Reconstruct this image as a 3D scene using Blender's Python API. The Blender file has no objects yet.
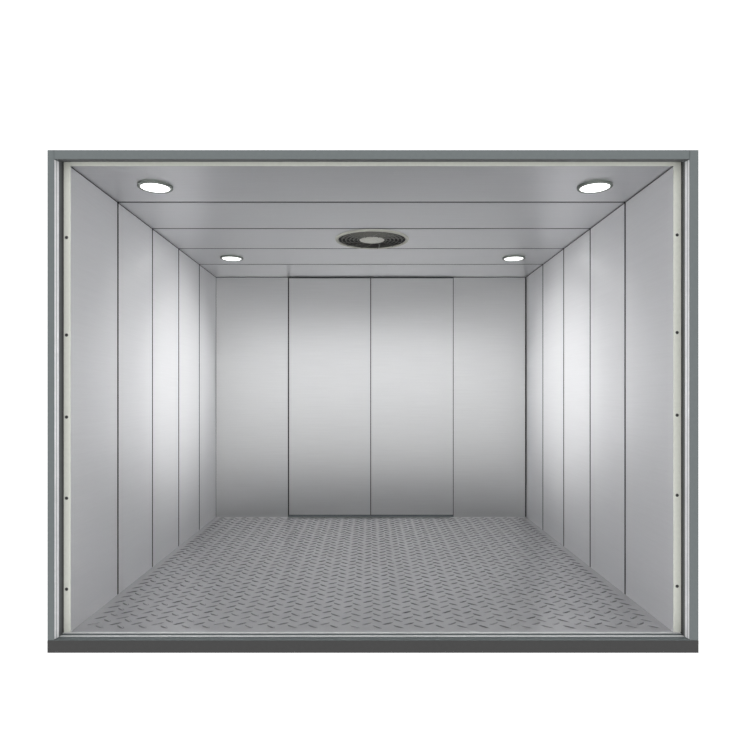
import bpy, bmesh, math, random
from mathutils import Vector, Matrix

SC = bpy.context.scene
COL = SC.collection
PI = math.pi
Q = dict(fy=1.139, ry=1.703, az=1.3, ws=1.488, ww=0.892, wr=0.3, wa=0.95, wrot=0.25, wm=0.785, bw=0.567, br=0.498, ba=0.95, brot=0.0, bm=1, cw=0.613, cr=0.331, ca=0.541, fw=0.45, fr=0.274, fm=0.741, lens=2.0, sf=495.458, sr=778.86, ang=43.332, blend=1.0)

# ------------------------------------------------------------------ the car, in metres
XL, XR = -1.4147, 1.4293        # faces of the side walls
L = 2.672                       # depth of the car
H = 2.1997                      # ceiling height
PITCH = L / 5
CAM_Y, CAM_Z = -2.832, 1.1196

# ------------------------------------------------------------------ materials
def nodes(name):
    m = bpy.data.materials.new(name)
    m.use_nodes = True
    nt = m.node_tree
    return m, nt, nt.nodes['Principled BSDF']

def plain(name, rgb, rough=0.5, metal=0.0, spec=0.5, var=0.03, scale=60):
    m, nt, b = nodes(name)
    b.inputs['Roughness'].default_value = rough
    b.inputs['Metallic'].default_value = metal
    b.inputs['Specular IOR Level'].default_value = spec
    tc = nt.nodes.new('ShaderNodeTexCoord')
    n = nt.nodes.new('ShaderNodeTexNoise'); n.inputs['Scale'].default_value = scale
    nt.links.new(tc.outputs['Object'], n.inputs['Vector'])
    r = nt.nodes.new('ShaderNodeValToRGB')
    lo = [c * (1 - var) for c in rgb]; hi = [min(1, c * (1 + var)) for c in rgb]
    r.color_ramp.elements[0].position = 0.3; r.color_ramp.elements[0].color = (*lo, 1)
    r.color_ramp.elements[1].position = 0.7; r.color_ramp.elements[1].color = (*hi, 1)
    nt.links.new(n.outputs['Fac'], r.inputs['Fac'])
    nt.links.new(r.outputs['Color'], b.inputs['Base Color'])
    return m

def brushed(name, rgb, rough, aniso, rot, stretch, axis='Z', var=0.03, metal=1.0):
    """Brushed stainless steel; stretch scales the grain noise along x, y, z."""
    m, nt, b = nodes(name)
    b.inputs['Metallic'].default_value = metal
    b.inputs['Anisotropic'].default_value = aniso
    b.inputs['Anisotropic Rotation'].default_value = rot
    tg = nt.nodes.new('ShaderNodeTangent'); tg.direction_type = 'RADIAL'; tg.axis = axis
    nt.links.new(tg.outputs['Tangent'], b.inputs['Tangent'])
    tc = nt.nodes.new('ShaderNodeTexCoord')
    mp = nt.nodes.new('ShaderNodeMapping'); mp.inputs['Scale'].default_value = stretch
    nt.links.new(tc.outputs['Object'], mp.inputs['Vector'])
    n = nt.nodes.new('ShaderNodeTexNoise'); n.inputs['Scale'].default_value = 1.0
    n.inputs['Detail'].default_value = 4
    nt.links.new(mp.outputs['Vector'], n.inputs['Vector'])
    r = nt.nodes.new('ShaderNodeValToRGB')
    r.color_ramp.elements[0].position = 0.3
    r.color_ramp.elements[0].color = (*[c * (1 - var) for c in rgb], 1)
    r.color_ramp.elements[1].position = 0.7
    r.color_ramp.elements[1].color = (*[c * (1 + var) for c in rgb], 1)
    nt.links.new(n.outputs['Fac'], r.inputs['Fac'])
    nt.links.new(r.outputs['Color'], b.inputs['Base Color'])
    q = nt.nodes.new('ShaderNodeMapRange')
    q.inputs['To Min'].default_value = rough - 0.03
    q.inputs['To Max'].default_value = rough + 0.03
    nt.links.new(n.outputs['Fac'], q.inputs['Value'])
    nt.links.new(q.outputs['Result'], b.inputs['Roughness'])
    return m

def lamp(name, rgb, strength):
    m, nt, b = nodes(name)
    b.inputs['Base Color'].default_value = (0.9, 0.9, 0.9, 1)
    b.inputs['Emission Color'].default_value = (*rgb, 1)
    b.inputs['Emission Strength'].default_value = strength
    return m

M = {
    'wall':   brushed('brushed_steel_side', (Q['ww'], Q['ww'], Q['ww']*1.015), Q['wr'], Q['wa'], Q['wrot'], (3, 3, 160), var=0.015, metal=Q['wm']),
    'back':   brushed('brushed_steel_back', (Q['bw'], Q['bw']*1.01, Q['bw']*1.01), Q['br'], Q['ba'], Q['brot'], (3, 3, 160), metal=Q['bm']),
    'ceil':   brushed('brushed_steel_ceiling', (Q['cw'], Q['cw'], Q['cw']*1.02), Q['cr'], Q['ca'], 0.0, (3, 160, 3), axis='Y'),
    'floor':  plain('chequer_plate_steel', (Q['fw'], Q['fw'], Q['fw']*1.02), Q['fr'], Q['fm'], 0.5, 0.05, 9),
    'joint':  plain('dark_joint', (0.018, 0.018, 0.018), 0.7),
    'shell':  plain('dark_shell', (0.03, 0.03, 0.03), 0.7),
    'frame':  plain('grey_painted_steel', (0.112, 0.126, 0.128), 0.6, 0.0, 0.2),
    'reveal': plain('shaded_grey_reveal', (0.085, 0.089, 0.09), 0.6, 0.0, 0.2),  # frame grey darkened: shade inside the opening put into the colour
    'bead':   plain('polished_bead', (0.66, 0.66, 0.67), 0.35, 0.3),
    'sill':   plain('aluminium_sill', (0.58, 0.59, 0.59), 0.6, 0.1),
    'fascia': plain('dark_sill_fascia', (0.039, 0.039, 0.039), 0.7, 0.0, 0.2),
    'strip':  plain('off_white_strip', (0.56, 0.57, 0.52), 0.6, 0.0, 0.2),
    'screw':  plain('dark_screw', (0.03, 0.03, 0.03), 0.5, 0.3),
    'bezel':  plain('olive_grey_bezel', (0.16, 0.18, 0.16), 0.4, 0.6),
    'lens':   lamp('lit_lens', (1.0, 1.0, 1.0), Q['lens']),
    'rim':    plain('fan_rim_metal', (0.42, 0.42, 0.37), 0.45, 0.4),
    'vane':   plain('fan_vane_grey', (0.10, 0.10, 0.088), 0.5, 0.3),
    'hub':    plain('fan_hub_metal', (0.55, 0.55, 0.50), 0.45, 0.3),
    'bar_shade':  plain('shaded_bar_side', (0.155, 0.155, 0.158), 0.6, 0.2, 0.3, 0.6, 14),  # shadow lines beside the floor bars, painted as a darker patchy grey
    'dark':   plain('fan_dark', (0.012, 0.012, 0.012), 0.8),
}

# ------------------------------------------------------------------ mesh helpers
def link(name, bm, mats, parent=None, loc=(0, 0, 0), smooth=False):
    bmesh.ops.recalc_face_normals(bm, faces=bm.faces[:])
    me = bpy.data.meshes.new(name)
    if smooth:
        for f in bm.faces: f.smooth = True
    bm.to_mesh(me); bm.free()
    for m in (mats if isinstance(mats, (list, tuple)) else [mats]):
        me.materials.append(m)
    o = bpy.data.objects.new(name, me)
    COL.objects.link(o)
    o.location = loc
    if parent: o.parent = parent
    return o

def box(bm, a, b, bevel=0.0, seg=2, mat=0):
    r = bmesh.ops.create_cube(bm, size=1.0)
    vs = r['verts']
    c = [(a[i] + b[i]) / 2 for i in range(3)]; d = [abs(b[i] - a[i]) for i in range(3)]
    for v in vs:
        v.co = Vector((c[i] + v.co[i] * d[i] for i in range(3)))
    fs = list({f for v in vs for f in v.link_faces})
    for f in fs: f.material_index = mat
    if bevel:
        es = list({e for v in vs for e in v.link_edges})
        bmesh.ops.bevel(bm, geom=es, offset=bevel, segments=seg, affect='EDGES', profile=0.5)

def prism(bm, pts, z0, z1, mats=None, axis='Z'):
    """Extrude an outline. axis Z: pts are (x, y); axis X: pts are (y, z)."""
    def P(p, t):
        return (p[0], p[1], t) if axis == 'Z' else (t, p[0], p[1])
    lo = [bm.verts.new(P(p, z0)) for p in pts]
    hi = [bm.verts.new(P(p, z1)) for p in pts]
    n = len(pts)
    bm.faces.new(lo); bm.faces.new(hi)
    for i in range(n):
        f = bm.faces.new((lo[i], lo[(i + 1) % n], hi[(i + 1) % n], hi[i]))
        if mats: f.material_index = mats[i]

def lathe(bm, prof, n=48, mat=0):
    """Spin (radius, z) pairs about the z axis."""
    rings = []
    for r, z in prof:
        if r < 1e-6:
            rings.append([bm.verts.new((0, 0, z))])
        else:
            rings.append([bm.verts.new((r * math.cos(2*PI*i/n), r * math.sin(2*PI*i/n), z)) for i in range(n)])
    for a, b in zip(rings, rings[1:]):
        for i in range(n):
            j = (i + 1) % n
            if len(a) == 1 and len(b) == 1: continue
            if len(a) == 1: f = bm.faces.new((a[0], b[i], b[j]))
            elif len(b) == 1: f = bm.faces.new((a[i], a[j], b[0]))
            else: f = bm.faces.new((a[i], a[j], b[j], b[i]))
            f.material_index = mat

def empty(name, label, cat, loc, group=None):
    o = bpy.data.objects.new(name, None)
    COL.objects.link(o); o.location = loc
    o.empty_display_size = 0.05
    o['label'] = label; o['category'] = cat
    if group: o['group'] = group
    return o

def structure(o, label=None, cat=None):
    o['kind'] = 'structure'
    if label: o['label'] = label
    if cat: o['category'] = cat
    return o

def copy_tree(o, parent=None):
    c = o.copy(); COL.objects.link(c)
    if parent: c.parent = parent
    for ch in list(o.children): copy_tree(ch, c)
    return c

# ------------------------------------------------------------------ walls: a dark carrier and steel panels
T = 0.0016                 # panels stand this far in front of the carrier
GAPS = [0.0, 0.021, 0.019, 0.021, 0.022, 0.0]
Y0 = -0.012

def side_wall(name, x, s, label):
    bm = bmesh.new()
    box(bm, (x + s*T, Y0, -0.03), (x + s*0.034, L + 0.03, H + 0.03))
    w = structure(link(name, bm, M['joint']), label, 'wall')
    for k in range(5):
        a = k * PITCH + GAPS[k] / 2 if k else Y0
        b = (k + 1) * PITCH - GAPS[k + 1] / 2
        if k == 4: b = L - (0.001 if s < 0 else 0.008)
        bm = bmesh.new()
        box(bm, (x, a, 0.0), (x + s*T, b, H - 0.0045), bevel=0.0012, seg=2)
        link('wall_panel', bm, M['wall'], w)
    return w
side_wall('wall_left', XL, -1, 'left side wall of five upright brushed steel panels')
side_wall('wall_right', XR, 1, 'right side wall of five upright brushed steel panels')

bm = bmesh.new()
box(bm, (XL - 0.034, L + T, -0.03), (XR + 0.034, L + 0.034, H + 0.03))
wb = structure(link('wall_back', bm, M['joint']), 'rear wall with two plain steel panels flanking the closed doors', 'wall')
DX = (-0.7495, 0.0046, 0.762)
for a, b in ((XL + 0.002, DX[0] - 0.006), (DX[2] + 0.003, XR - 0.008)):
    bm = bmesh.new()
    box(bm, (a, L, 0.0), (b, L + T, H - 0.004), bevel=0.0012)
    link('wall_panel', bm, M['back'], wb)

# the closed rear doors
for i, (a, b, lab) in enumerate(((DX[0] + 0.006, DX[1] - 0.004, 'left leaf of the closed brushed steel rear doors'),
                                 (DX[1] + 0.004, DX[2] - 0.003, 'right leaf of the closed brushed steel rear doors'))):
    bm = bmesh.new()
    box(bm, (a, L, 0.020), (b, L + T, H - 0.011), bevel=0.0012)
    structure(link('door_%d' % (i + 1), bm, M['back']), lab, 'door')
bm = bmesh.new()
box(bm, (DX[0], L - 0.002, 0.0), (DX[2], L + T, 0.017), bevel=0.001)
structure(link('trim_1', bm, M['frame']), 'thin dark sill strip under the rear doors', 'trim')

# ceiling
bm = bmesh.new()
box(bm, (XL - 0.034, Y0, H + T), (XR + 0.034, L + 0.034, H + 0.04))
ce = structure(link('ceiling', bm, M['joint']), 'ceiling of five brushed steel panels running across the car', 'ceiling')
CG = [0, 0.021, 0.019, 0.018, 0.020, 0]
for k in range(5):
    a = k * PITCH + CG[k] / 2 if k else Y0
    b = (k + 1) * PITCH - CG[k + 1] / 2
    bm = bmesh.new()
    box(bm, (XL - 0.001, a, H), (XR + 0.001, b, H + T), bevel=0.0012)
    link('ceiling_panel', bm, M['ceil'], ce)

# floor: chequer plate with raised bars
bm = bmesh.new()
box(bm, (XL - 0.034, Y0, -0.03), (XR + 0.034, L + 0.034, 0.0))
def bar(bm, x, y, ang, ln=0.069, wd=0.021, ht=0.0045):
    c, s = math.cos(ang), math.sin(ang)
    n = 5
    base_a, base_b, ridge = [], [], []
    for i in range(n):
        t = -1 + 2 * i / (n - 1)
        u = t * ln / 2
        w = wd / 2 * math.sqrt(max(0.0, 1 - t * t))
        h = ht * max(0.0, 1 - t * t) ** 0.5
        def P(u, w, z): return (x + u * c - w * s, y + u * s + w * c, z)
        if i in (0, n - 1):
            v = bm.verts.new(P(u, 0, 0))
            base_a.append(v); base_b.append(v); ridge.append((v, v))
        else:
            base_a.append(bm.verts.new(P(u, w, 0)))
            base_b.append(bm.verts.new(P(u, -w, 0)))
            ridge.append((bm.verts.new(P(u, w * 0.45, h)), bm.verts.new(P(u, -w * 0.45, h))))
    def F(*vs, m=1):  # sloping sides default to the painted shade colour
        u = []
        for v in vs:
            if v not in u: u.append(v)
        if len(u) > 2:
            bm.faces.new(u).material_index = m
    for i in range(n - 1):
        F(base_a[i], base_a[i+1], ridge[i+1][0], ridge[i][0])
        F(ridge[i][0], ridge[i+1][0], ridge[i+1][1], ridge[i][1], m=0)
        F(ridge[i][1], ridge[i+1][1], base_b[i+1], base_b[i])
PX, PY = 0.1028, 0.0785
nx = int((XR - XL) / PX) + 2
ny = int(L / PY) + 1
rnd = random.Random(4)
for j in range(ny):
    for i in range(nx):
        x = -1.4068 + i * PX
        y = 0.065 + j * PY
        for (dx, dy, a) in ((0, 0, -0.70), (PX * 0.54, PY / 2, 0.60)):
            if XL + 0.03 < x + dx < XR - 0.03 and 0.03 < y + dy < L - 0.03:
                bar(bm, x + dx + rnd.uniform(-.004, .004), y + dy + rnd.uniform(-.003, .003), a + rnd.uniform(-.1, .1), rnd.uniform(.060, .073))
structure(link('floor', bm, [M['floor'], M['bar_shade']]), 'grey steel chequer plate floor with raised bars', 'floor')

# ------------------------------------------------------------------ entrance frame
fr = empty('entrance_frame', 'grey painted steel frame around the three sides of the car opening', 'door frame', (0, -0.05, 0))
fr_off = Vector((0, 0.05, 0))
YF, YB = -0.085, -0.0156
ZT = 2.2404
def jamb(pts, mats):
    bm = bmesh.new()
    prism(bm, pts, -0.0035, ZT, mats)
    return link('jamb', bm, [M['frame'], M['reveal'], M['joint']], fr, fr_off)
XO_L, XO_R = -1.478, 1.5035
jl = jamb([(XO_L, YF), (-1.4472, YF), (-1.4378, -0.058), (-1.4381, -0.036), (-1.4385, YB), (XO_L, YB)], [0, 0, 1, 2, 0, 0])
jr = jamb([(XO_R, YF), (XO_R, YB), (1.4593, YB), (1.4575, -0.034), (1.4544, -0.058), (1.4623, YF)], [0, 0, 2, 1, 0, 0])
bm = bmesh.new()
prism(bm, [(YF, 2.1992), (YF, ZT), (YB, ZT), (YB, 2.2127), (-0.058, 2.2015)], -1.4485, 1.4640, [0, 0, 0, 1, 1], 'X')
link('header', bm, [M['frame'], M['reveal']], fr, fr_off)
# bright double bead along the inner edge of each jamb, mitred at its foot
def bead(x0, x1, s):
    bm = bmesh.new()
    w = abs(x1 - x0)
    def rib(u0, u1, p):
        y = lambda u: YF + (YF * -1 - 0.058) * u - p
        a, b = x0 + s * w * u0, x0 + s * w * u1
        prism(bm, [(a, y(u0)), ((a + b) / 2, y((u0 + u1) / 2) - 0.001), (b, y(u1)), (b, y(u1) + 0.006), (a, y(u0) + 0.006)], 0.001, 2.196)
    rib(0.08, 0.42, 0.001)
    rib(0.52, 0.95, 0.001)
    link('bead', bm, M['bead'], fr, fr_off)
bead(-1.4472, -1.4378, 1)
bead(1.4623, 1.4544, -1)

# sill under the opening
si = empty('entrance_sill', 'ribbed aluminium sill with a dark grey front under the car opening', 'sill', (0, -0.05, -0.062))
so = Vector((0, 0.05, 0.062))
bm = bmesh.new()
box(bm, (XO_L, YF, -0.02), (XO_R, -0.0122, -0.004), bevel=0.001)
link('tread', bm, M['frame'], si, so)
for y0, y1, zt in ((-0.030, -0.0122, 0.0050), (-0.057, -0.040, 0.0005)):
    bm = bmesh.new()
    prism(bm, [(y0, -0.004), (y0 + 0.001, zt), (y1, zt), (y1, -0.004)], -1.4376, 1.4542, [1, 0, 0, 0], 'X')
    link('rib', bm, [M['sill'], M['frame']], si, so)
bm = bmesh.new()
box(bm, (XO_L, YF - 0.001, -0.062), (XO_R, -0.0122, -0.0202), bevel=0.0005)
box(bm, (XO_L, YF - 0.001, -0.0205), (XO_R, YF - 0.0002, -0.0050))
link('fascia', bm, M['fascia'], si, so)

# off-white edge strips on the front edge of the car
SY0, SY1 = -0.0150, -0.0122
def screw_part(parent, x, z):
    bm = bmesh.new()
    lathe(bm, [(0, 0.0025), (0.004, 0.0025), (0.0075, 0.001), (0.0078, -0.001), (0, -0.001)], 16)
    bmesh.ops.rotate(bm, cent=(0, 0, 0), matrix=Matrix.Rotation(PI / 2, 3, 'X'), verts=bm.verts)
    return link('screw', bm, M['screw'], parent, (x, SY0, z))
def edge_strip(x0, x1, zs, sx, label):
    bm = bmesh.new()
    box(bm, (x0, SY0, 0.0055), (x1, SY1, 2.2127), bevel=0.0006, seg=1)
    o = link('edge_strip', bm, M['strip'])
    o['label'] = label; o['category'] = 'trim strip'; o['group'] = 'off-white strips around the car opening'
    for z in zs: screw_part(o, sx, z)
K = (SY0 - CAM_Y) / 600
edge_strip(-1.4420, -1.4073, [1.858, 1.400, 1.015, 0.634, 0.207], -1.4255, 'off-white upright strip with dark screws along the left wall front edge')
edge_strip(1.4240, 1.4620, [1.870, 1.412, 1.024, 0.648, 0.221], 1.4408, 'off-white upright strip with dark screws along the right wall front edge')
bm = bmesh.new()
box(bm, (-1.4073, SY0, 2.1939), (1.4240, SY1, 2.2160), bevel=0.0006, seg=1)
o = link('edge_strip', bm, M['strip'])
o['label'] = 'off-white strip without screws running across the front edge of the ceiling'
o['category'] = 'trim strip'; o['group'] = 'off-white strips around the car opening'

# ------------------------------------------------------------------ ceiling downlights
def make_downlight():
    t = empty('downlight', '', 'ceiling light', (0, 0, H), 'round downlights in the ceiling')
    bm = bmesh.new()
    lathe(bm, [(0.073, -0.008), (0.076, -0.011), (0.085, -0.010), (0.0885, -0.007), (0.0885, 0.0), (0.073, 0.0), (0.073, -0.008)], 56)
    link('bezel', bm, M['bezel'], t, smooth=False)
    bm = bmesh.new()
    lathe(bm, [(0.0, -0.0105), (0.05, -0.0105), (0.069, -0.0095), (0.0735, -0.008), (0.0735, -0.001), (0.0, -0.001)], 56)
    link('lens', bm, M['lens'], t)
    d = bpy.data.lights.new('beam', 'SPOT')
    d.energy = 10; d.spot_size = math.radians(Q['ang']); d.spot_blend = Q['blend']
    d.shadow_soft_size = 0.07
    b = bpy.data.objects.new('beam', d); COL.objects.link(b)
    b.parent = t; b.location = (0, 0, -0.02)
    return t
dl = make_downlight()
spots = [(-1.113, 0.275, 'lit round downlight near the front left ceiling corner'),
         (1.163, 0.275, 'lit round downlight near the front right ceiling corner'),
         (-1.091, 1.895, 'lit round downlight near the back left ceiling corner, beyond the fan'),
         (1.131, 1.895, 'lit round downlight near the back right ceiling corner, beyond the fan')]
for i, (x, y, lab) in enumerate(spots):
    o = dl if i == 0 else copy_tree(dl)
    o.location = (x, y, H); o['label'] = lab
    for ch in o.children:
        if ch.type == 'LIGHT':
            ch.data = ch.data.copy(); ch.data.energy = Q['sf'] if y < 1 else Q['sr']
            aim = Vector((XR if x < 0 else XL, Q['fy'] if y < 1 else Q['ry'], Q['az'])) - Vector((x, y, H - 0.02))
            ch.rotation_euler = aim.to_track_quat('-Z', 'Y').to_euler()

# ------------------------------------------------------------------ ventilation fan
fan = empty('ventilation_fan', 'round ventilation fan with dark louvred rings and pale hub in the ceiling middle', 'fan', (0.0125, 1.34, H))
R = 0.256
bm = bmesh.new()
lathe(bm, [(R * 0.91, -0.004), (R * 0.925, -0.009), (R * 0.98, -0.008), (R, -0.002), (R, 0.0), (R * 0.91, 0.0), (R * 0.91, -0.004)], 72)
link('rim', bm, M['rim'], fan)
bm = bmesh.new()
lathe(bm, [(0, -0.001), (R * 0.91, -0.001), (R * 0.91, 0.0), (0, 0.0)], 72)
link('backing', bm, M['dark'], fan)
for k in range(5):
    r = R * (0.40 + 0.105 * k)
    bm = bmesh.new()
    lathe(bm, [(r - 0.005, -0.008), (r + 0.001, -0.002), (r + 0.003, -0.002), (r - 0.001, -0.0085), (r - 0.005, -0.008)], 64)
    link('louvre_ring', bm, M['vane'], fan)
for k in range(12):
    a = 2 * PI * k / 12
    bm = bmesh.new()
    n = 8
    lo, hi = [], []
    for i in range(n):
        r = R * (0.33 + 0.58 * i / (n - 1)); aa = a + 0.35 * i / (n - 1)
        for lst, z in ((lo, -0.0072), (hi, -0.0055)):
            dx, dy = -math.sin(aa) * 0.004, math.cos(aa) * 0.004
            lst.append((bm.verts.new((r*math.cos(aa) + dx, r*math.sin(aa) + dy, z)), bm.verts.new((r*math.cos(aa) - dx, r*math.sin(aa) - dy, z))))
    for i in range(n - 1):
        bm.faces.new((lo[i][0], lo[i][1], lo[i+1][1], lo[i+1][0]))
        bm.faces.new((hi[i][0], hi[i][1], hi[i+1][1], hi[i+1][0]))
        bm.faces.new((lo[i][0], lo[i+1][0], hi[i+1][0], hi[i][0]))
        bm.faces.new((lo[i][1], lo[i+1][1], hi[i+1][1], hi[i][1]))
    link('spoke', bm, M['vane'], fan)
bm = bmesh.new()
lathe(bm, [(0, -0.012), (0.040, -0.012), (0.044, -0.008), (0.052, -0.008), (0.056, -0.012), (0.070, -0.011), (R * 0.335, -0.006), (R * 0.335, -0.001), (0, -0.001)], 48)
link('hub', bm, M['hub'], fan)

# ------------------------------------------------------------------ white surroundings, camera
w = bpy.data.worlds.new('white_surroundings'); SC.world = w
w.use_nodes = True
w.node_tree.nodes['Background'].inputs['Color'].default_value = (1, 1, 1, 1)
w.node_tree.nodes['Background'].inputs['Strength'].default_value = Q['ws']

cd = bpy.data.cameras.new('camera'); cam = bpy.data.objects.new('camera', cd)
COL.objects.link(cam); SC.camera = cam
cam.location = (0, CAM_Y, CAM_Z); cam.rotation_euler = (PI / 2, 0, 0)
cd.sensor_width = 36; cd.sensor_fit = 'HORIZONTAL'
cd.lens = 36 * 600 / 750
cd.shift_x = (375 - 370.2) / 750
cd.shift_y = (394.8 - 375) / 750
cd.clip_start = 0.05

SC.view_settings.view_transform = 'Standard'
SC.view_settings.look = 'None'
SC.view_settings.gamma = 1
SC.view_settings.exposure = 0
SC.view_settings.use_curve_mapping = False
SC.cycles.max_bounces = 16
SC.cycles.diffuse_bounces = 8
SC.cycles.glossy_bounces = 12
